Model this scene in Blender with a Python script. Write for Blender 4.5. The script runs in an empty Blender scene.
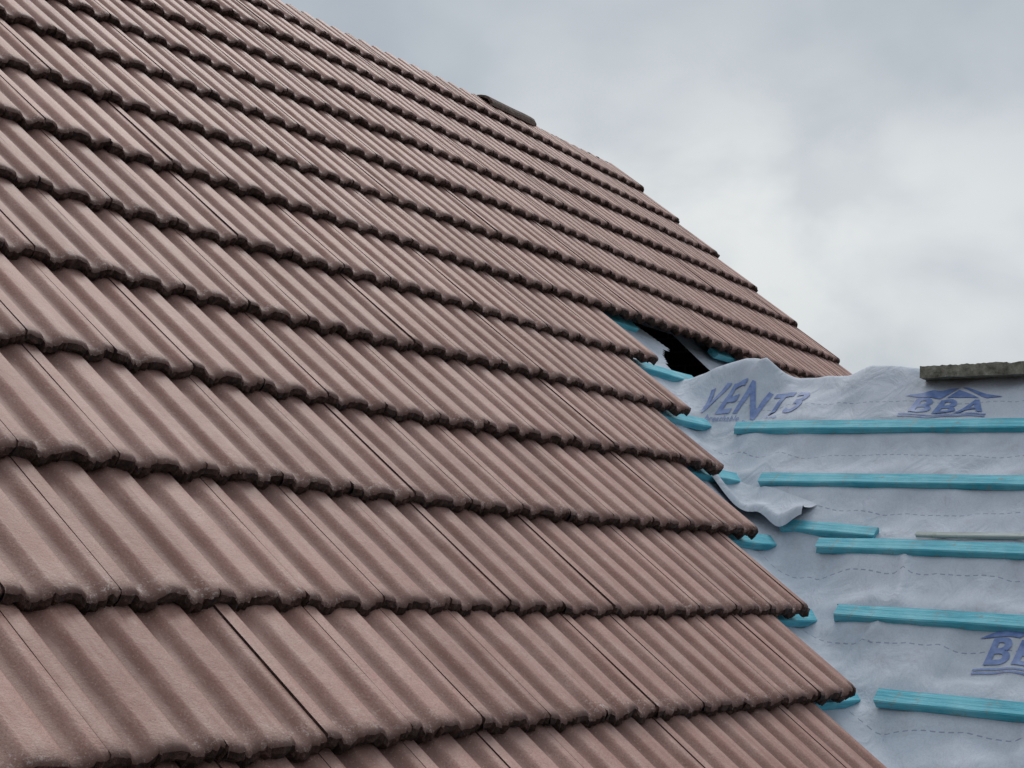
import bpy, bmesh, math, random
import numpy as np
from mathutils import Vector, Matrix, noise
random.seed(7); rng=np.random.default_rng(7)
S=bpy.context.scene
S.view_settings.view_transform='Standard'; S.view_settings.look='None'; S.view_settings.exposure=0
H=1.145; P=math.radians(40.7); SP,CP=math.sin(P),math.cos(P); TP=SP/CP
G=0.2755*H; S0=1.068*H                 # tile gauge, nose position of row 0
W=0.2; U0=1.374*H-8*W-0.2*7            # joint grid
RIDGE_S=4.33*H; VERGE=6.84*H; LEFT=-1.6
T2=0.8; XA=3.42*H; ZA=0.482*H+.035; XR=4.503*H+.045
ZR=ZA+T2*(XR-XA)
Q=math.atan(T2)
GROUND=-4.8
def rl(u,s,n=0.0): return (u, s*CP-n*SP, s*SP+n*CP)   # main roof local -> world
def rowS(k): return S0+G*k+(.030 if k<0 else 0)
# ---------------------------------------------------------------- materials
def newmat(name):
    m=bpy.data.materials.new(name); m.use_nodes=True
    nt=m.node_tree; b=nt.nodes['Principled BSDF']; return m,nt,b
def N(nt,t,**kw):
    n=nt.nodes.new(t)
    for k,v in kw.items():
        if k in n.inputs: n.inputs[k].default_value=v
        else: setattr(n,k,v)
    return n
def L(nt,a,b): nt.links.new(a,b)
def noise_n(nt,vec,scale,detail=4,rough=.6,dist=0):
    n=N(nt,'ShaderNodeTexNoise'); n.inputs['Scale'].default_value=scale; n.inputs['Detail'].default_value=detail
    n.inputs['Roughness'].default_value=rough; n.inputs['Distortion'].default_value=dist
    if vec is not None: L(nt,vec,n.inputs['Vector'])
    return n
def ramp(nt,fac,stops):
    r=N(nt,'ShaderNodeValToRGB'); e=r.color_ramp.elements
    while len(e)<len(stops): e.new(0.5)
    for i,(p,c) in enumerate(stops):
        e[i].position=p; e[i].color=c if len(c)==4 else (*c,1)
    L(nt,fac,r.inputs['Fac']); return r
def g(v): return (v,v,v,1)
def mix(nt,fac,a,b,mode='MIX'):
    m=N(nt,'ShaderNodeMix'); m.data_type='RGBA'; m.blend_type=mode
    if isinstance(fac,(int,float)): m.inputs[0].default_value=fac
    else: L(nt,fac,m.inputs[0])
    for i,x in ((6,a),(7,b)):
        if isinstance(x,tuple): m.inputs[i].default_value=x if len(x)==4 else (*x,1)
        else: L(nt,x,m.inputs[i])
    return m.outputs[2]
def mth(nt,op,a,b=None,c=None):
    m=N(nt,'ShaderNodeMath'); m.operation=op
    for i,x in enumerate((a,b,c)):
        if x is None: continue
        if isinstance(x,(int,float)): m.inputs[i].default_value=x
        else: L(nt,x,m.inputs[i])
    return m.outputs[0]
def bump(nt,b,h,strength,dist,prev=None):
    n=N(nt,'ShaderNodeBump'); n.inputs['Strength'].default_value=strength; n.inputs['Distance'].default_value=dist
    L(nt,h,n.inputs['Height'])
    if prev is not None: L(nt,prev,n.inputs['Normal'])
    L(nt,n.outputs[0],b.inputs['Normal']); return n.outputs[0]

def tile_mat():
    m,nt,b=newmat('concrete_tile_face')
    geo=N(nt,'ShaderNodeNewGeometry').outputs['Position']
    at=N(nt,'ShaderNodeAttribute',attribute_name='tv'); sp=N(nt,'ShaderNodeSeparateColor'); L(nt,at.outputs['Color'],sp.inputs[0])
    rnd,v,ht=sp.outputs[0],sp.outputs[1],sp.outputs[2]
    base=ramp(nt,rnd,[(0,(.27,.134,.104)),(.35,(.33,.170,.133)),(.7,(.365,.193,.154)),(1,(.42,.235,.195))]).outputs[0]
    big=noise_n(nt,geo,2.2,3); c=mix(nt,ramp(nt,big.outputs[0],[(.35,g(0)),(.7,g(.65))]).outputs[0],base,(.26,.132,.106))
    off=N(nt,'ShaderNodeVectorMath'); off.operation='ADD'; L(nt,geo,off.inputs[0])
    cb=N(nt,'ShaderNodeCombineXYZ'); L(nt,mth(nt,'MULTIPLY',rnd,30.0),cb.inputs[0]); L(nt,mth(nt,'MULTIPLY',rnd,17.0),cb.inputs[2]); L(nt,cb.outputs[0],off.inputs[1])
    bl=noise_n(nt,off.outputs[0],9,4,.6)
    c=mix(nt,ramp(nt,bl.outputs[0],[(.48,g(0)),(.72,g(.5))]).outputs[0],c,(.47,.31,.265))
    mp=N(nt,'ShaderNodeMapping'); mp.inputs['Rotation'].default_value=(-P,0,0); mp.inputs['Scale'].default_value=(45,5,5); L(nt,geo,mp.inputs[0])
    st=noise_n(nt,mp.outputs[0],1.0,4,.65)
    c=mix(nt,ramp(nt,st.outputs[0],[(.42,g(0)),(.75,g(.5))]).outputs[0],c,(.50,.345,.30))
    trough_tone=mth(nt,'MULTIPLY',mth(nt,'SUBTRACT',1.0,ht),ramp(nt,bl.outputs[0],[(.3,g(.8)),(.7,g(.42))]).outputs[0])  # tile colour goes darker towards the rib troughs, varied by blotch noise
    c=mix(nt,trough_tone,c,(.12,.057,.044))
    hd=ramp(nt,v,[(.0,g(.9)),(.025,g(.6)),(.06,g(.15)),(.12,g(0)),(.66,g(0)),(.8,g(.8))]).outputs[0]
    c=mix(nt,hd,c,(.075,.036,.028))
    gr=noise_n(nt,geo,300,3,.75); c=mix(nt,ramp(nt,gr.outputs[0],[(.36,g(.5)),(.5,g(0))]).outputs[0],c,(.15,.075,.06))
    c=mix(nt,ramp(nt,gr.outputs[0],[(.58,g(0)),(.70,g(.35))]).outputs[0],c,(.58,.43,.38))
    ef=noise_n(nt,geo,75,5,.85)
    em=ramp(nt,ef.outputs[0],[(.54,g(0)),(.64,g(.7))]).outputs[0]
    ev=ramp(nt,v,[(0,g(.5)),(.04,g(.9)),(.09,g(.5)),(.2,g(0))]).outputs[0]
    patch=ramp(nt,noise_n(nt,geo,3.1,3).outputs[0],[(.40,g(.15)),(.6,g(.9))]).outputs[0]
    c=mix(nt,mth(nt,'MULTIPLY',mth(nt,'MULTIPLY',em,ev),patch),c,(.60,.51,.47))
    em2=ramp(nt,noise_n(nt,geo,24,6,.85).outputs[0],[(.62,g(0)),(.74,g(.42))]).outputs[0]
    c=mix(nt,em2,c,(.54,.43,.39))
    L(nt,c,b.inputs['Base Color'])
    L(nt,ramp(nt,gr.outputs[0],[(.3,g(.52)),(.7,g(.7))]).outputs[0],b.inputs['Roughness']); b.inputs['Specular IOR Level'].default_value=.35
    p1=bump(nt,b,noise_n(nt,geo,240,3,.7).outputs[0],.55,.002)
    bump(nt,b,noise_n(nt,geo,26,4,.6).outputs[0],.4,.006,p1)
    return m
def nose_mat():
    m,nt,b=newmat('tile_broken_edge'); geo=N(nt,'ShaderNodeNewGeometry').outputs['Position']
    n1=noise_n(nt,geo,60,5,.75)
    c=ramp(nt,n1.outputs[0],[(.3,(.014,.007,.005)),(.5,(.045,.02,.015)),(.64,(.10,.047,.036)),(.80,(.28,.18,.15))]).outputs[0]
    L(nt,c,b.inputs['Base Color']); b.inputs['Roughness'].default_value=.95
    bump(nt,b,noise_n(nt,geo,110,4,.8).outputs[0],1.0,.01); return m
def simple(name,c1,c2,scale,rough=.8,bs=.3,bd=.01,detail=5):
    m,nt,b=newmat(name); geo=N(nt,'ShaderNodeNewGeometry').outputs['Position']
    n1=noise_n(nt,geo,scale,detail,.65)
    L(nt,ramp(nt,n1.outputs[0],[(.3,c1),(.7,c2)]).outputs[0],b.inputs['Base Color']); b.inputs['Roughness'].default_value=rough
    bump(nt,b,n1.outputs[0],bs,bd); return m
def underlay_mat(printed=True):
    m,nt,b=newmat('breather_membrane'); geo=N(nt,'ShaderNodeNewGeometry').outputs['Position']
    n1=noise_n(nt,geo,3.2,5,.65,.4)
    c=ramp(nt,n1.outputs[0],[(.3,(.33,.37,.43)),(.52,(.42,.46,.525)),(.75,(.49,.525,.58))]).outputs[0]
    fib=noise_n(nt,geo,220,3,.7); c=mix(nt,ramp(nt,fib.outputs[0],[(.35,g(.35)),(.55,g(0))]).outputs[0],c,(.27,.30,.36))
    dm=noise_n(nt,geo,9,7,.75); c=mix(nt,ramp(nt,dm.outputs[0],[(.54,g(0)),(.74,g(.42))]).outputs[0],c,(.26,.26,.26))
    if printed:
        s=N(nt,'ShaderNodeSeparateXYZ'); L(nt,geo,s.inputs[0])
        wob=mth(nt,'MULTIPLY',mth(nt,'SUBTRACT',noise_n(nt,geo,3,2).outputs[0],.5),.03)
        x=mth(nt,'ADD',s.outputs[0],wob)
        fr=mth(nt,'ABSOLUTE',mth(nt,'SUBTRACT',mth(nt,'FRACT',mth(nt,'DIVIDE',mth(nt,'SUBTRACT',x,4.69),.235)),.5))
        ln=mth(nt,'LESS_THAN',fr,.007)
        da=mth(nt,'LESS_THAN',mth(nt,'FRACT',mth(nt,'MULTIPLY',s.outputs[1],44)),.6)
        c=mix(nt,mth(nt,'MULTIPLY',mth(nt,'MULTIPLY',ln,da),.6),c,(.11,.13,.2))
    L(nt,c,b.inputs['Base Color']); b.inputs['Roughness'].default_value=.75
    b.inputs['Specular IOR Level'].default_value=.25
    mp=N(nt,'ShaderNodeMapping'); mp.inputs['Rotation'].default_value=(0,0,.6); mp.inputs['Scale'].default_value=(1,1.8,1); L(nt,geo,mp.inputs[0])
    p=bump(nt,b,noise_n(nt,mp.outputs[0],7,4,.5,.7).outputs[0],.5,.03)
    bump(nt,b,fib.outputs[0],.25,.001,p)
    return m
def batten_mat(name,ca,cb,cc):
    m,nt,b=newmat(name); tc=N(nt,'ShaderNodeTexCoord').outputs['Object']
    mp=N(nt,'ShaderNodeMapping'); mp.inputs['Scale'].default_value=(3,60,60); L(nt,tc,mp.inputs[0])
    n1=noise_n(nt,mp.outputs[0],1.5,5,.7,.5); n2=noise_n(nt,tc,7,4,.6)
    c=ramp(nt,n1.outputs[0],[(.28,ca),(.5,cb),(.78,cc)]).outputs[0]
    c=mix(nt,ramp(nt,n2.outputs[0],[(.42,g(0)),(.72,g(.7))]).outputs[0],c,cc)
    c=mix(nt,ramp(nt,noise_n(nt,tc,30,4,.8).outputs[0],[(.56,g(0)),(.67,g(.6))]).outputs[0],c,(.20,.22,.19))
    L(nt,c,b.inputs['Base Color']); b.inputs['Roughness'].default_value=.7
    bump(nt,b,n1.outputs[0],.8,.004); return m
def brick_mat():
    m,nt,b=newmat('brickwork'); tc=N(nt,'ShaderNodeNewGeometry'); 
    s=N(nt,'ShaderNodeSeparateXYZ'); L(nt,tc.outputs['Position'],s.inputs[0])
    cb=N(nt,'ShaderNodeCombineXYZ'); L(nt,mth(nt,'ADD',s.outputs[0],s.outputs[1]),cb.inputs[0]); L(nt,s.outputs[2],cb.inputs[1])
    br=N(nt,'ShaderNodeTexBrick'); L(nt,cb.outputs[0],br.inputs['Vector']); br.inputs['Scale'].default_value=1
    br.inputs['Brick Width'].default_value=.225; br.inputs['Row Height'].default_value=.075; br.inputs['Mortar Size'].default_value=.006
    br.inputs['Color1'].default_value=(.26,.10,.06,1); br.inputs['Color2'].default_value=(.34,.15,.09,1); br.inputs['Mortar'].default_value=(.4,.37,.33,1)
    L(nt,br.outputs[0],b.inputs['Base Color']); b.inputs['Roughness'].default_value=.9; return m
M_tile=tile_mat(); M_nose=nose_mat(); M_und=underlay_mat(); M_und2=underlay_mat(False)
M_teal=batten_mat('treated_blue_timber',(.018,.20,.28),(.04,.34,.44),(.20,.52,.60))
M_wood=batten_mat('weathered_timber',(.22,.24,.22),(.32,.36,.34),(.42,.47,.45))
M_ink=simple('blue_ink',(.05,.10,.27),(.15,.22,.42),45,.6,0,.001)
M_moss=simple('mossy_stone',(.05,.045,.032),(.30,.28,.23),26,.95,1.0,.012)
M_rt=simple('weathered_ridge_tile',(.06,.04,.034),(.17,.12,.10),30,.95,1.0,.012)
M_brick=brick_mat(); M_ground=simple('ground_soil_grass',(.04,.06,.02),(.10,.10,.05),1.5,.95,.5,.05)
M_frame=simple('white_upvc',(.7,.7,.7),(.78,.78,.78),5,.4,0,.001); M_glass=simple('window_glass',(.02,.025,.03),(.03,.035,.04),2,.08,0,.001)
# ---------------------------------------------------------------- helpers
def mesh_obj(name,verts,faces,mats,parent=None,smooth=False,matidx=None):
    me=bpy.data.meshes.new(name); me.from_pydata([tuple(v) for v in verts],[],[tuple(f) for f in faces]); 
    for m in mats: me.materials.append(m)
    if matidx is not None: me.polygons.foreach_set('material_index',matidx)
    if isinstance(smooth,bool):
        me.polygons.foreach_set('use_smooth',[smooth]*len(faces))
    else: me.polygons.foreach_set('use_smooth',smooth)
    me.update(); o=bpy.data.objects.new(name,me); S.collection.objects.link(o)
    if parent: o.parent=parent
    return o
def empty(name):
    o=bpy.data.objects.new(name,None); S.collection.objects.link(o); return o
# ---------------------------------------------------------------- tiles
TS=[0,.05,.2,.36,.44,.49,.53,.57,.61,.65,.70,.76,.82,.86,.90,.94,.98]
DEP=.0135; LIFT=.027; TH=.026
def fprof(x):
    t=((x+.012)/.1)%1.0
    def sm(a): a=max(0,min(1,a)); return a*a*(3-2*a)
    if t<.42: d=0
    elif t<.66: d=sm((t-.42)/.24)
    elif t<.78: d=1
    else: d=1-sm((t-.78)/.22)
    camber=.0015*math.sin(min(t,.42)/.42*math.pi)
    return -DEP*d+camber
def tile_samples(a,b):
    xs=[a]
    k0=int(a/.1)-2
    for k in range(k0,k0+6):
        for t in TS:
            x=(k+t)*.1-.012
            if a+.003<x<b-.003: xs.append(x)
    xs.append(b); return xs
class Acc:
    def __init__(s): s.v=[];s.f=[];s.mi=[];s.sm=[];s.c=[];s.n=0
    def grid(s,rows,cols,mi,sm,flip=False):
        R=len(rows);C=len(rows[0]); b=s.n
        for r,cc in zip(rows,cols): s.v.extend(r); s.c.extend(cc)
        for i in range(R-1):
            for j in range(C-1):
                q=(b+i*C+j,b+i*C+j+1,b+(i+1)*C+j+1,b+(i+1)*C+j)
                s.f.append(q[::-1] if flip else q); s.mi.append(mi); s.sm.append(sm)
        s.n+=R*C
def sagf(u,s): return .006*math.sin(u*1.3+1)+.004*math.sin(u*2.9+s*1.7)-.007
def add_tile(A,ua,ub,x0,s0,vmax=None,coarse=False,last=False):
    a=ua-x0; b=ub-x0; xs=tile_samples(a,b)
    if coarse: xs=xs[::3]+([xs[-1]] if (len(xs)-1)%3 else [])
    r=random.random(); dn=random.uniform(-.0012,.0018); tl=random.uniform(-.0018,.0018); ds=random.uniform(-.004,.004)
    rot=random.uniform(-.010,.010)
    Lg=G+.075 if vmax is None else vmax
    vs=[0,.003,.010,.03,.10,.2,.3,Lg] if not coarse else [0,.01,.2,Lg]
    vs=[v for v in vs if v<Lg-1e-6]+[Lg]
    nz=[random.uniform(-.0032,.0032) for _ in xs]
    nj=[random.uniform(-.0036,.0008) for _ in xs]
    for rep in range(2):
      if random.random()<.16:
        j=random.randrange(len(xs)); am=random.uniform(.003,.011)
        for q in range(max(0,j-2),min(len(xs),j+3)): nz[q]+=am*random.uniform(.5,1)
    rows=[];cols=[]
    for v in vs:
        row=[];cc=[]
        for j,x in enumerate(xs):
            n=fprof(x)+LIFT*(1-v/G)+dn+tl*(x/.2)*(1 if v<.2 else .3)
            if v==0: n+=-.0055+nj[j]
            elif v==.003: n+=-.0018+nj[j]*.4
            vv=v+(nz[j] if v<.02 else 0)
            u=x0+x+rot*(v-.2)*.5
            n+=sagf(u,s0)
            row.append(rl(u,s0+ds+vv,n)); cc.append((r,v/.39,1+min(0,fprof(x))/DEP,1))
        rows.append(row);cols.append(cc)
    A.grid(rows,cols,0,True)
    rows=[];cols=[]
    for k,fz in enumerate((0,.45,1)):
        row=[];cc=[]
        for j,x in enumerate(xs):
            n=fprof(x)+LIFT+dn+tl*(x/.2)-.0055+nj[j]-(TH-.0055)*fz+(random.uniform(-.006,.004) if fz==1 else 0)+sagf(x0+x,s0)
            vv=nz[j]+(random.uniform(-.0065,.002) if k else 0)+(.004 if fz==1 else 0)
            row.append(rl(x0+x-rot*.1,s0+ds+vv,n)); cc.append((r,0,1,1))
        rows.append(row);cols.append(cc)
    A.grid(rows,cols,1,False,True)
    low=rows[-1]; back=[rl(x0+x,s0+.12,fprof(x)+LIFT*(1-.12/G)-TH+sagf(x0+x,s0)) for x in xs]
    A.grid([low,back],[cols[-1],cols[-1]],1,False,True)
    for side,x in ((0,xs[0]),(1,xs[-1])):
        t=[];bb=[];cc=[]
        for v in vs:
            n=fprof(x)+LIFT*(1-v/G)+dn+tl*(x/.2)*(1 if v<.2 else .3)+sagf(x0+x,s0)-(.0055 if v==0 else 0)
            u=x0+x+rot*(v-.2)*.5
            t.append(rl(u,s0+ds+v,n)); bb.append(rl(u,s0+ds+v,n-TH)); cc.append((r,.3,1,1))
        A.grid([t,bb],[cc,cc],1,False,side==0)
    if not last and not coarse:        # side-lock lip that closes the joint to the next tile
        L1=[];L2=[];cc=[]
        for v in vs:
            n=fprof(b)+LIFT*(1-v/G)+dn+tl*(b/.2)*(1 if v<.2 else .3)+sagf(x0+b,s0)-.0035
            u=x0+b+rot*(v-.2)*.5
            L1.append(rl(u-.001,s0+ds+v+.006,n)); L2.append(rl(u+.006,s0+ds+v+.006,n-.0005)); cc.append((r,.3,.3,1))
        A.grid([L1,L2],[cc,cc],0,False,True)
def build_tiles(name,rowsegs,parent,coarse=False):
    A=Acc()
    for k,segs in rowsegs:
        s0=rowS(k)
        vmax=None
        if s0+G+.075>RIDGE_S: vmax=max(.05,RIDGE_S-s0)
        for (a,b) in segs:
            i0=math.floor((a-U0)/W); i=i0
            while U0+i*W<b-.02:
                x0=U0+i*W; gp=random.uniform(.0008,.0015); ua=max(a,x0+gp); ub=min(b,x0+W-gp)
                if ub-ua>.03: add_tile(A,ua,ub,x0,s0,vmax,coarse,ub>=b-.05)
                i+=1
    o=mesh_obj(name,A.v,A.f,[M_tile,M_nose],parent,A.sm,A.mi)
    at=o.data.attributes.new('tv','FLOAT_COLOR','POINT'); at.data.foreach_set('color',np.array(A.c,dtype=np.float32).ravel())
    return o
roof=empty('tiled_roof')
ends={-1:3.330,0:3.525,1:3.685,2:3.895,3:4.105,4:4.29}
segs=[]
def verge_j(k): return VERGE+random.uniform(-.012,.02)
for k in range(-6,12):
    if k>=5: segs.append((k,[(LEFT,verge_j(k))])); continue
    e=ends.get(k, 3.330+(k+1)*.19)*H
    z=(S0+G*k)*SP; farx=min(XR+(ZR-z)/T2+.35,VERGE)
    sg=[(LEFT,e)]
    if k<4 and VERGE-farx>.1: sg.append((farx,verge_j(k)))
    if k==4: sg.append((XR+.9,verge_j(k)))
    segs.append((k,sg))
build_tiles('front_slope_tiles',segs,roof)
back=build_tiles('back_slope_tiles',[(k,[(LEFT,VERGE)]) for k in range(-6,12)],roof,True)
YR=RIDGE_S*CP; ZRG=RIDGE_S*SP
back.matrix_world=Matrix.Translation((LEFT+VERGE,2*YR+.02,0))@Matrix.Rotation(math.pi,4,'Z')
def half_round(name,u0,u1,cy,cz,R,mat,lift=0,flat=1):
    V=[];F=[];n=14;m=10
    for layer,rr in ((0,R),(1,R-.018)):
        for i in range(m+1):
            u=u0+(u1-u0)*i/m
            for j in range(n+1):
                a=math.radians(-8+196*j/n); q=rr*(1+.05*noise.noise((u*6,j*.5,layer)))
                V.append((u+.014*noise.noise((j*.7,i,3)),cy-q*math.cos(a),cz+q*math.sin(a)*flat))
    st=(m+1)*(n+1)
    def id(l,i,j): return l*st+i*(n+1)+j
    for i in range(m):
        for j in range(n):
            F.append((id(0,i,j),id(0,i+1,j),id(0,i+1,j+1),id(0,i,j+1))); F.append((id(1,i,j),id(1,i,j+1),id(1,i+1,j+1),id(1,i+1,j)))
    for j in range(n):
        for i,fl in ((0,0),(m,1)):
            q=(id(0,i,j),id(0,i,j+1),id(1,i,j+1),id(1,i,j)); F.append(q if fl==0 else q[::-1])
    for i in range(m):
        for j in (0,n): F.append((id(0,i,j),id(1,i,j),id(1,i+1,j),id(0,i+1,j)))
    return mesh_obj(name,V,F,[mat],None,False)
rt=half_round('ridge_tile',5.60*H,5.96*H,YR,ZRG-.05,.095,M_rt,0,.62)
def box(name,cx,cy,cz,dx,dy,dz,mat,parent=None):
    me=bpy.data.meshes.new(name); bm=bmesh.new(); bmesh.ops.create_cube(bm,size=1)
    bmesh.ops.scale(bm,vec=(dx,dy,dz),verts=bm.verts); bmesh.ops.bevel(bm,geom=bm.edges[:],offset=min(dx,dy,dz)*.08,segments=1,affect='EDGES')
    bm.to_mesh(me); bm.free(); me.materials.append(mat); o=bpy.data.objects.new(name,me); S.collection.objects.link(o); o.location=(cx,cy,cz)
    if parent: o.parent=parent
    return o
box('ridge_board',(LEFT+VERGE)/2,YR+.01,ZRG-.12,VERGE-LEFT-.1,.03,.2,M_wood,roof)
# ---------------------------------------------------------------- underlay heightfield
BX=[4.293*H,4.085*H,3.859*H,3.655*H,3.433*H]
while BX[-1]>2.95: BX.append(BX[-1]-.245)
BXA=np.array(BX)
def smax(a,b,k): return .5*(a+b+math.sqrt((a-b)**2+k*k))
def smin(a,b,k): return .5*(a+b-math.sqrt((a-b)**2+k*k))
def zfront(x): return ZA+T2*(x-XA)-.012
def und(x,y):
    zf=zfront(x); zb=ZR-.012-T2*(x-XR)
    zs=smin(zf,zb,.018)
    zm=y*TP-.058/CP
    dv=zs-zm    # >0 on wing, <0 under main
    z=smax(zs,zm,.05)-.02*math.exp(-(dv/.1)**2)
    db=float(np.min(np.abs(BXA-x)))/math.cos(Q)
    free=(1-math.exp(-(db/.04)**2))
    wing=1/(1+math.exp(-dv/.04))
    n1=noise.fractal(Vector((x*2.2,y*2.2,3)),1,2,4)
    a=.8; xr=x*math.cos(a)-y*math.sin(a); yr=x*math.sin(a)+y*math.cos(a)
    def soft(q): q=abs(noise.noise(q))*2.2; return 1-math.sqrt(q*q+.02)
    f1=soft(Vector((xr*2.0,yr*6.8,7)))
    f2=soft(Vector((x*2.0+n1*.7,y*7+1.3*n1,17)))
    f3=noise.noise(Vector((x*13,y*13,5)))
    nearv=math.exp(-(max(dv,0)/.30)**2)
    top=math.exp(-((x-XR+.08)/.12)**2)
    w=free*(-.016*math.sin(min(db/.14,1)*math.pi/2)**2+.009*n1+.015*f1*(.38+1.0*nearv)+.013*f2*(1+.8*top)+.0016*f3)
    w+=.026*nearv*wing*noise.noise(Vector((x*6.5,y*7.5,1)))*free
    for yc,am,xm in ((.83,.013,4.42),(.30,.008,4.8),(-.2,.01,5)):
        if x<xm:
            d=y-(yc+.05*math.sin(x*4)+.02*math.sin(x*13)); w+=free*am*math.exp(-(d/.013)**2)-free*am*.4*math.exp(-((d-.03)/.03)**2)
    z+=w*wing
    if dv<-.05: z=min(z, zm+.02)
    br=math.exp(-((x-XR)/.10)**2)
    z+=br*(.066*math.exp(-((y-1.68)/.2)**2)+.026*math.exp(-((y-1.22)/.2)**2)+.022*noise.noise(Vector((y*4,1,2)))*math.exp(-((y-1.2)/.6)**2)-.004)*wing
    return z
xs=list(np.arange(2.60,XR+.35,.012))+list(np.arange(XR+.36,2*XR-2.6,.06))
yl=-3.45
ys=list(np.arange(yl,-.35,.05))+list(np.arange(-.35,2.36,.012))
HX,HY=5.46,2.03
V=[];F=[]
nx,ny=len(xs),len(ys)
for x in xs:
    for y in ys: V.append((x,y,und(x,y)))
for i in range(nx-1):
    for j in range(ny-1):
        x,y=xs[i],ys[j]; zs=min(zfront(x),ZR-T2*(x-XR)); 
        if zs-y*TP< -.42: continue
        if ((x-HX)/.20)**2+((y-HY- (x-HX)*.15)/.085)**2<1+.4*noise.noise(Vector((x*14,y*14,0))): continue
        F.append((i*ny+j,(i+1)*ny+j,(i+1)*ny+j+1,i*ny+j+1))
memb=mesh_obj('roofing_underlay',V,F,[M_und],None,True)
V=[];F=[];us=np.arange(LEFT,VERGE-.04,.1); ss=np.arange(-.75,RIDGE_S,.1)
for u in us:
    for s in ss: V.append(rl(u,s,-.076+.004*noise.noise(Vector((u*3,s*3,0)))))
for i in range(len(us)-1):
    for j in range(len(ss)-1):
        u,s=us[i]+.05,ss[j]+.05; zs=min(zfront(u),ZR-T2*(u-XR))
        if zs-s*SP>-.16: continue
        if abs(u-HX)<.34 and abs(s*CP-HY)<.19: continue
        F.append((i*len(ss)+j,(i+1)*len(ss)+j,(i+1)*len(ss)+j+1,i*len(ss)+j+1))
mesh_obj('underlay_under_tiles',V,F,[M_und2],memb,True)
# torn, curled flap
V=[];F=[];n=26;m=44
for i in range(n+1):
    a=i/n
    for j in range(m+1):
        b=j/m
        y=1.49-.36*b; x=4.70-.13*b - a*(.20-.10*b+.02*math.sin(b*9))
        lift=.006+ (a**1.5)*(.035+.035*b+.010*math.sin(b*14)) 
        if a>.75: lift-= (a-.75)**2*.55
        V.append((x-.03*a*b,y+.01*math.sin(a*4),max(und(x,y),zfront(x)-.005)+lift))
for i in range(n):
    for j in range(m): F.append((i*(m+1)+j,i*(m+1)+j+1,(i+1)*(m+1)+j+1,(i+1)*(m+1)+j))
mesh_obj('torn_flap',V,F,[M_und2],memb,True)
# ---------------------------------------------------------------- printed lettering
def printed(kind,cx,cy,width,height,parent):
    if kind=='title': items=[('VENT3',0,0,1.0,.5),('breathable membrane',0,-.46,.22,0)]
    else: items=[('BBA',0,-.36,.86,.25)]
    allv=[];allf=[]
    def addmesh(vs,fs):
        o=len(allv); allv.extend(vs); allf.extend([tuple(i+o for i in f) for f in fs])
    for txt,ox,oy,sz,sh in items:
        cu=bpy.data.curves.new('t','FONT'); cu.body=txt; cu.size=sz; cu.shear=sh*.5; cu.align_x='CENTER'; cu.align_y='CENTER'
        cu.offset=.022 if sz>.4 else .003; cu.space_character=1.12
        o=bpy.data.objects.new('t',cu); S.collection.objects.link(o)
        dg=bpy.context.evaluated_depsgraph_get(); me=bpy.data.meshes.new_from_object(o.evaluated_get(dg))
        addmesh([(v.co.x+ox,v.co.y+oy) for v in me.vertices],[tuple(p.vertices) for p in me.polygons])
        bpy.data.objects.remove(o)
    if kind=='logo':
        addmesh([(-1.0,.02),(-.1,.5),(.1,.5),(-.22,.02)],[(0,1,2,3)])
        addmesh([(.17,.48),(.27,.48),(1.15,.02),(.82,.02)],[(0,1,2,3)])
        addmesh([(-.08,.06),(.12,.38),(.64,.06)],[(0,1,2)])
        for yy in (-.78,-.88): addmesh([(-.95,yy),(.95,yy),(.95,yy+.05),(-.95,yy+.05)],[(0,1,2,3)])
    xsv=[v[0] for v in allv]; w0=max(xsv)-min(xsv); ysv=[v[1] for v in allv]; h0=max(ysv)-min(ysv)
    mx=(max(xsv)+min(xsv))/2; my=(max(ysv)+min(ysv))/2
    sx=width/w0; sy=height/h0
    bm=bmesh.new(); bv=[bm.verts.new(((v[0]-mx)*sx,(v[1]-my)*sy,0)) for v in allv]
    for f in allf:
        try: bm.faces.new([bv[i] for i in f])
        except Exception: pass
    for ax,rngv in ((0,width),(1,height)):
        t=-rngv*.52
        while t<rngv*.52:
            cc=[0,0,0]; no=[0,0,0]; cc[ax]=t; no[ax]=1
            bmesh.ops.bisect_plane(bm,geom=bm.verts[:]+bm.edges[:]+bm.faces[:],plane_co=cc,plane_no=no); t+=.008
    cq=math.cos(Q)
    for v in bm.verts:
        lx,ly=v.co.x,v.co.y; X=cx+ly*cq; Y=cy-lx
        zz=max(und(X+dx,Y+dy) -T2*dx for dx,dy in ((0,0),(.007,0),(-.007,0),(0,.007),(0,-.007)))
        v.co=Vector((X,Y,zz+.0022))
    me=bpy.data.meshes.new('printed_lettering'); bm.to_mesh(me); bm.free(); me.materials.append(M_ink)
    o=bpy.data.objects.new('printed_lettering',me); S.collection.objects.link(o); o.parent=parent
printed('title',5.035,1.57,.38,.185,memb)
printed('logo',5.035,.875,.32,.19,memb)
printed('logo',4.115,.36,.28,.19,memb)
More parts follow.
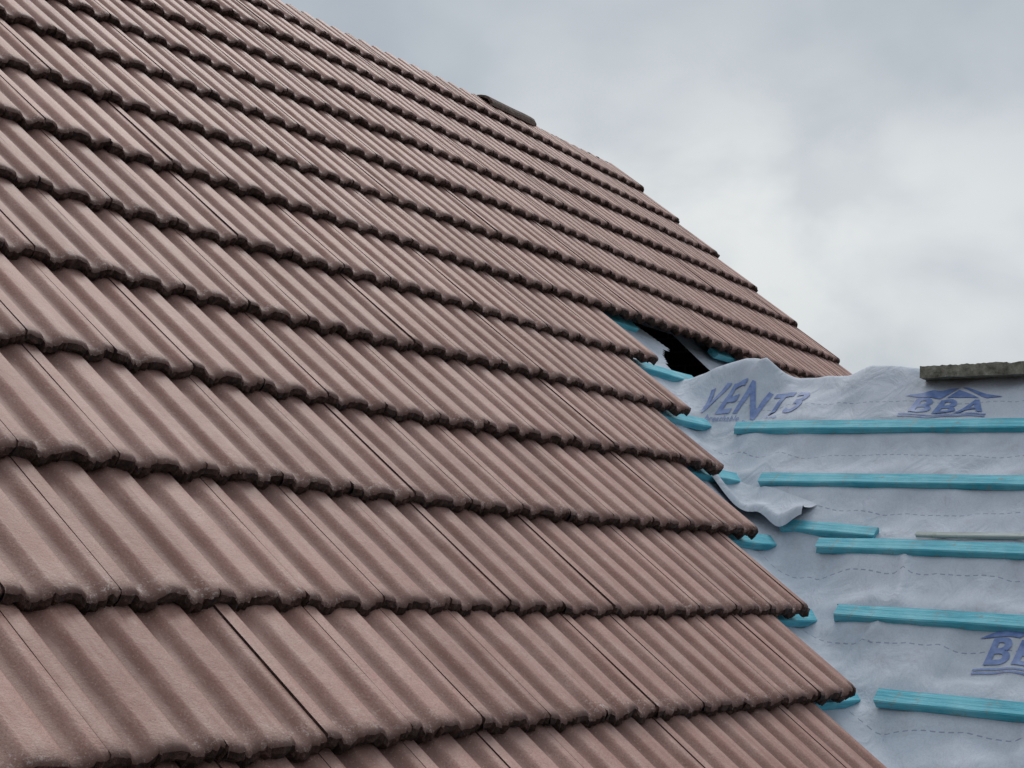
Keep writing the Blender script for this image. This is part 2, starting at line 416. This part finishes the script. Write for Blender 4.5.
# ---------------------------------------------------------------- battens
def batten(p0,p1,up,w,t,mat,name='roof_batten'):
    p0=Vector(p0);p1=Vector(p1);d=(p1-p0);Ln=d.length;d.normalize();up=Vector(up);up=(up-d*up.dot(d)).normalized();sd=up.cross(d)
    n=max(2,int(Ln/.06)); V=[];F=[];bv=.003; ph=random.random()*10
    sec=[(-w/2+bv,-t/2),(w/2-bv,-t/2),(w/2,-t/2+bv),(w/2,t/2-bv),(w/2-bv,t/2),(-w/2+bv,t/2),(-w/2,t/2-bv),(-w/2,-t/2+bv)]
    for i in range(n+1):
        x=Ln*i/n; wb=.004*noise.noise(Vector((x*1.5,ph,0))); wu=.003*noise.noise(Vector((x*2,ph,5)))
        for a,b in sec:
            e=.0016*noise.noise(Vector((x*8,a*60+ph,b*60)))
            V.append((x+(random.uniform(-.005,.005) if i in (0,n) else 0),a+wb+e,b+wu+e))
    for i in range(n):
        for j in range(8):
            k=(j+1)%8; F.append((i*8+j,i*8+k,(i+1)*8+k,(i+1)*8+j))
    F.append(tuple(range(7,-1,-1))); F.append(tuple(n*8+j for j in range(8)))
    o=mesh_obj(name,V,F,[mat]); o.matrix_world=Matrix(((d.x,sd.x,up.x,p0.x),(d.y,sd.y,up.y,p0.y),(d.z,sd.z,up.z,p0.z),(0,0,0,1)))
    return o
NS=Vector((-math.sin(Q),0,math.cos(Q)))
def secp(x,y,n=.0125+.001): 
    b=Vector((x,y,ZA+T2*(x-XA)-.012)); return b+NS*n
yle=[1.565,1.36,1.055,.905,.69]
for i,x in enumerate(BX):
    yl0=yle[i] if i<5 else .69-(i-4)*.21
    if yl0<-3: continue
    j=[0,.004,-.006,.012,.016][i] if i<5 else 0
    batten(secp(x,yl0),secp(x-j,-.6),NS,.05,.025,M_teal)
    batten(secp(x-j,-.605),secp(x-j*.5,-3.4),NS,.05,.025,M_teal)
batten(secp(4.49,1.20),secp(4.464,.90),NS,.045,.024,M_teal)
batten(secp(4.468,.78,.016),secp(4.478,.02,.016),NS,.02,.012,M_wood)
NM=Vector((0,-SP,CP))
ext={-1:.20,0:.17,1:.27,2:.34,3:.41,4:.40,5:.50}
for k in range(-6,12):
    s=rowS(k)+.03
    if k<=4: e=ends.get(k,3.33+(k+1)*.19)*H+ext.get(k,.16)
    elif k==5: e=ends[4]*H+.36
    else: e=VERGE-.03
    batten(rl(LEFT,s,-.048),rl(e,s+random.uniform(-.006,.006),-.048),NM,.05,.025,M_teal)
    if k==5: batten(rl(XR+.75,s,-.048),rl(VERGE-.03,s,-.048),NM,.05,.025,M_teal)
# old mossy ridge slab resting on wing ridge
V=[];F=[];nu,nv=60,12
Lr,Wd,Tk=.55,.20,.028
def slab(a,b,top):
    y=.995-Lr*a; x=XR-.02-Wd/2+Wd*b
    if b in (0,1): x+=.008*noise.noise(Vector((a*14,b*5,4)))
    if a in (0,1): y+=.014*noise.noise(Vector((b*6,a*5,2)))
    z=ZR-.040+(Tk+.006*noise.noise(Vector((a*12,b*6,1)))+.005*noise.noise(Vector((a*40,b*20,1))) if top else -.012+.002*noise.noise(Vector((a*9,b*3,9))))+.008*a
    return (x,y,z)
for top in (0,1):
    for i in range(nu+1):
        for j in range(nv+1): V.append(slab(i/nu,j/nv,top))
st=(nu+1)*(nv+1)
for i in range(nu):
    for j in range(nv):
        q=(i*(nv+1)+j,(i+1)*(nv+1)+j,(i+1)*(nv+1)+j+1,i*(nv+1)+j+1); F.append(q); F.append(tuple(st+a for a in q[::-1]))
def rim(l):
    for a,b in zip(l[:-1],l[1:]): F.append((a,b,st+b,st+a))
rim([i*(nv+1) for i in range(nu+1)]); rim([i*(nv+1)+nv for i in range(nu+1)]); rim(list(range(nv+1))); rim([nu*(nv+1)+j for j in range(nv+1)])
mesh_obj('old_mossy_coping_slab',V,F,[M_moss],None,False)
# ---------------------------------------------------------------- house body
house=empty('brick_house')
EY=-.3
def wallmesh(name,V,F,mat): return mesh_obj(name,V,F,[mat],house)
zE=EY*TP-.13; YB=2*YR-EY
x0,x1=LEFT+.15,VERGE-.12
V=[(x0,EY,GROUND),(x1,EY,GROUND),(x1,YB,GROUND),(x0,YB,GROUND),(x0,EY,zE),(x1,EY,zE),(x1,YB,zE),(x0,YB,zE),(x0,YR,ZRG-.16),(x1,YR,ZRG-.16)]
wallmesh('main_walls',V,[(0,1,5,4),(1,2,6,9,5),(2,3,7,6),(3,0,4,8,7)],M_brick)
wx0,wx1=2.78,2*XR-2.78; wy=-3.2; zw=ZA+T2*(wx0-XA)-.06
V=[(wx0,EY-.003,GROUND),(wx0,wy,GROUND),(wx1,wy,GROUND),(wx1,EY-.003,GROUND),(wx0,EY-.003,zw),(wx0,wy,zw),(wx1,wy,zw),(wx1,EY-.003,zw),(XR,wy,ZR-.1)]
wallmesh('wing_walls',V,[(0,1,5,4),(1,2,6,8,5),(2,3,7,6)],M_brick)
for (cx,cy) in ((.6,EY),(1.9,EY),(XR,wy)):
    box('window_frame',cx,cy-.01,-2.6,1.0,.08,1.2,M_frame,house)
    for k in (-1,1): box('window_pane',cx+k*.235,cy-.045,-2.6,.42,.02,1.06,M_glass,house)
box('gutter_board',(LEFT+2.6)/2,EY-.02,zE-.05,2.6-LEFT,.02,.16,M_frame,house)
bpy.ops.mesh.primitive_grid_add(x_subdivisions=60,y_subdivisions=60,size=900,location=(0,0,GROUND)); gd=bpy.context.object; gd.name='ground'; gd.data.materials.append(M_ground)
# ---------------------------------------------------------------- camera
v1=Vector((1048,-239,1600)).normalized(); d2=Vector((-2038,2108,1600)); d2=(d2-v1*d2.dot(v1)).normalized()
nn=Vector(( v1.y*d2.z-v1.z*d2.y, v1.z*d2.x-v1.x*d2.z, v1.x*d2.y-v1.y*d2.x)); Nn=-nn
Yc=d2*CP-Nn*SP; Zc=Nn*CP+d2*SP
R=Matrix(((v1.x,v1.y,-v1.z),(Yc.x,Yc.y,-Yc.z),(Zc.x,Zc.y,-Zc.z)))
cam=bpy.data.cameras.new('camera'); co=bpy.data.objects.new('camera',cam); S.collection.objects.link(co)
cam.sensor_width=36; cam.lens=1600/1024*36; cam.clip_end=3000; cam.clip_start=.05
M=R.to_4x4(); M.translation=Vector(rl(0,0,H)); co.matrix_world=M; S.camera=co
# ---------------------------------------------------------------- light
SUN_AZ=math.atan2(.417,.893); EL=math.radians(48)
sd=Vector((math.cos(SUN_AZ)*math.cos(EL),math.sin(SUN_AZ)*math.cos(EL),math.sin(EL)))
ld=bpy.data.lights.new('sun','SUN'); ld.energy=1.4; ld.angle=math.radians(22); ld.color=(1,.965,.92)
lo=bpy.data.objects.new('sun',ld); S.collection.objects.link(lo); lo.rotation_euler=(-sd).to_track_quat('-Z','Y').to_euler()
w=bpy.data.worlds.new('World'); S.world=w; w.use_nodes=True; nt=w.node_tree; nt.nodes.clear()
out=N(nt,'ShaderNodeOutputWorld'); sky=N(nt,'ShaderNodeTexSky'); sky.sky_type='NISHITA'; sky.sun_disc=False
sky.sun_elevation=EL; sky.sun_rotation=math.pi/2-SUN_AZ
bg1=N(nt,'ShaderNodeBackground'); L(nt,sky.outputs[0],bg1.inputs[0]); bg1.inputs[1].default_value=.1
tc=N(nt,'ShaderNodeTexCoord').outputs['Generated']
mp=N(nt,'ShaderNodeMapping'); mp.inputs['Scale'].default_value=(1,1,1.5); mp.inputs['Location'].default_value=(.55,.1,.2); L(nt,tc,mp.inputs[0])
c1=noise_n(nt,mp.outputs[0],4.5,4,.45,.2); c2=noise_n(nt,mp.outputs[0],12,4,.5,.2)
cl=mth(nt,'ADD',mth(nt,'MULTIPLY',c1.outputs[0],.8),mth(nt,'MULTIPLY',c2.outputs[0],.2))
col=ramp(nt,cl,[(.36,(.38,.43,.475)),(.46,(.47,.51,.55)),(.53,(.56,.595,.625)),(.62,(.68,.71,.725))]).outputs[0]
dt=N(nt,'ShaderNodeVectorMath'); dt.operation='DOT_PRODUCT'; L(nt,tc,dt.inputs[0]); dv=Vector((.893,.42,.225)).normalized(); dt.inputs[1].default_value=dv
gl=ramp(nt,dt.outputs['Value'],[(.980,g(0)),(.996,g(.6)),(1.0,g(.95))]).outputs[0]
col=mix(nt,mth(nt,'MULTIPLY',gl,ramp(nt,c2.outputs[0],[(.34,g(.5)),(.6,g(1))]).outputs[0]),col,(.80,.82,.81))
sx=N(nt,'ShaderNodeSeparateXYZ'); L(nt,tc,sx.inputs[0])
dark=ramp(nt,sx.outputs[2],[(.24,g(0)),(.34,g(.5)),(.45,g(.4)),(.6,g(0))]).outputs[0]
col=mix(nt,dark,col,(.40,.45,.495))
bg2=N(nt,'ShaderNodeBackground'); L(nt,col,bg2.inputs[0])
L(nt,mth(nt,'MULTIPLY',ramp(nt,sx.outputs[2],[(.0,g(.5)),(.4,g(.5)),(1,g(1))]).outputs[0],2.0),bg2.inputs[1])
ms=N(nt,'ShaderNodeMixShader'); ms.inputs[0].default_value=.92; L(nt,bg1.outputs[0],ms.inputs[1]); L(nt,bg2.outputs[0],ms.inputs[2]); L(nt,ms.outputs[0],out.inputs[0])
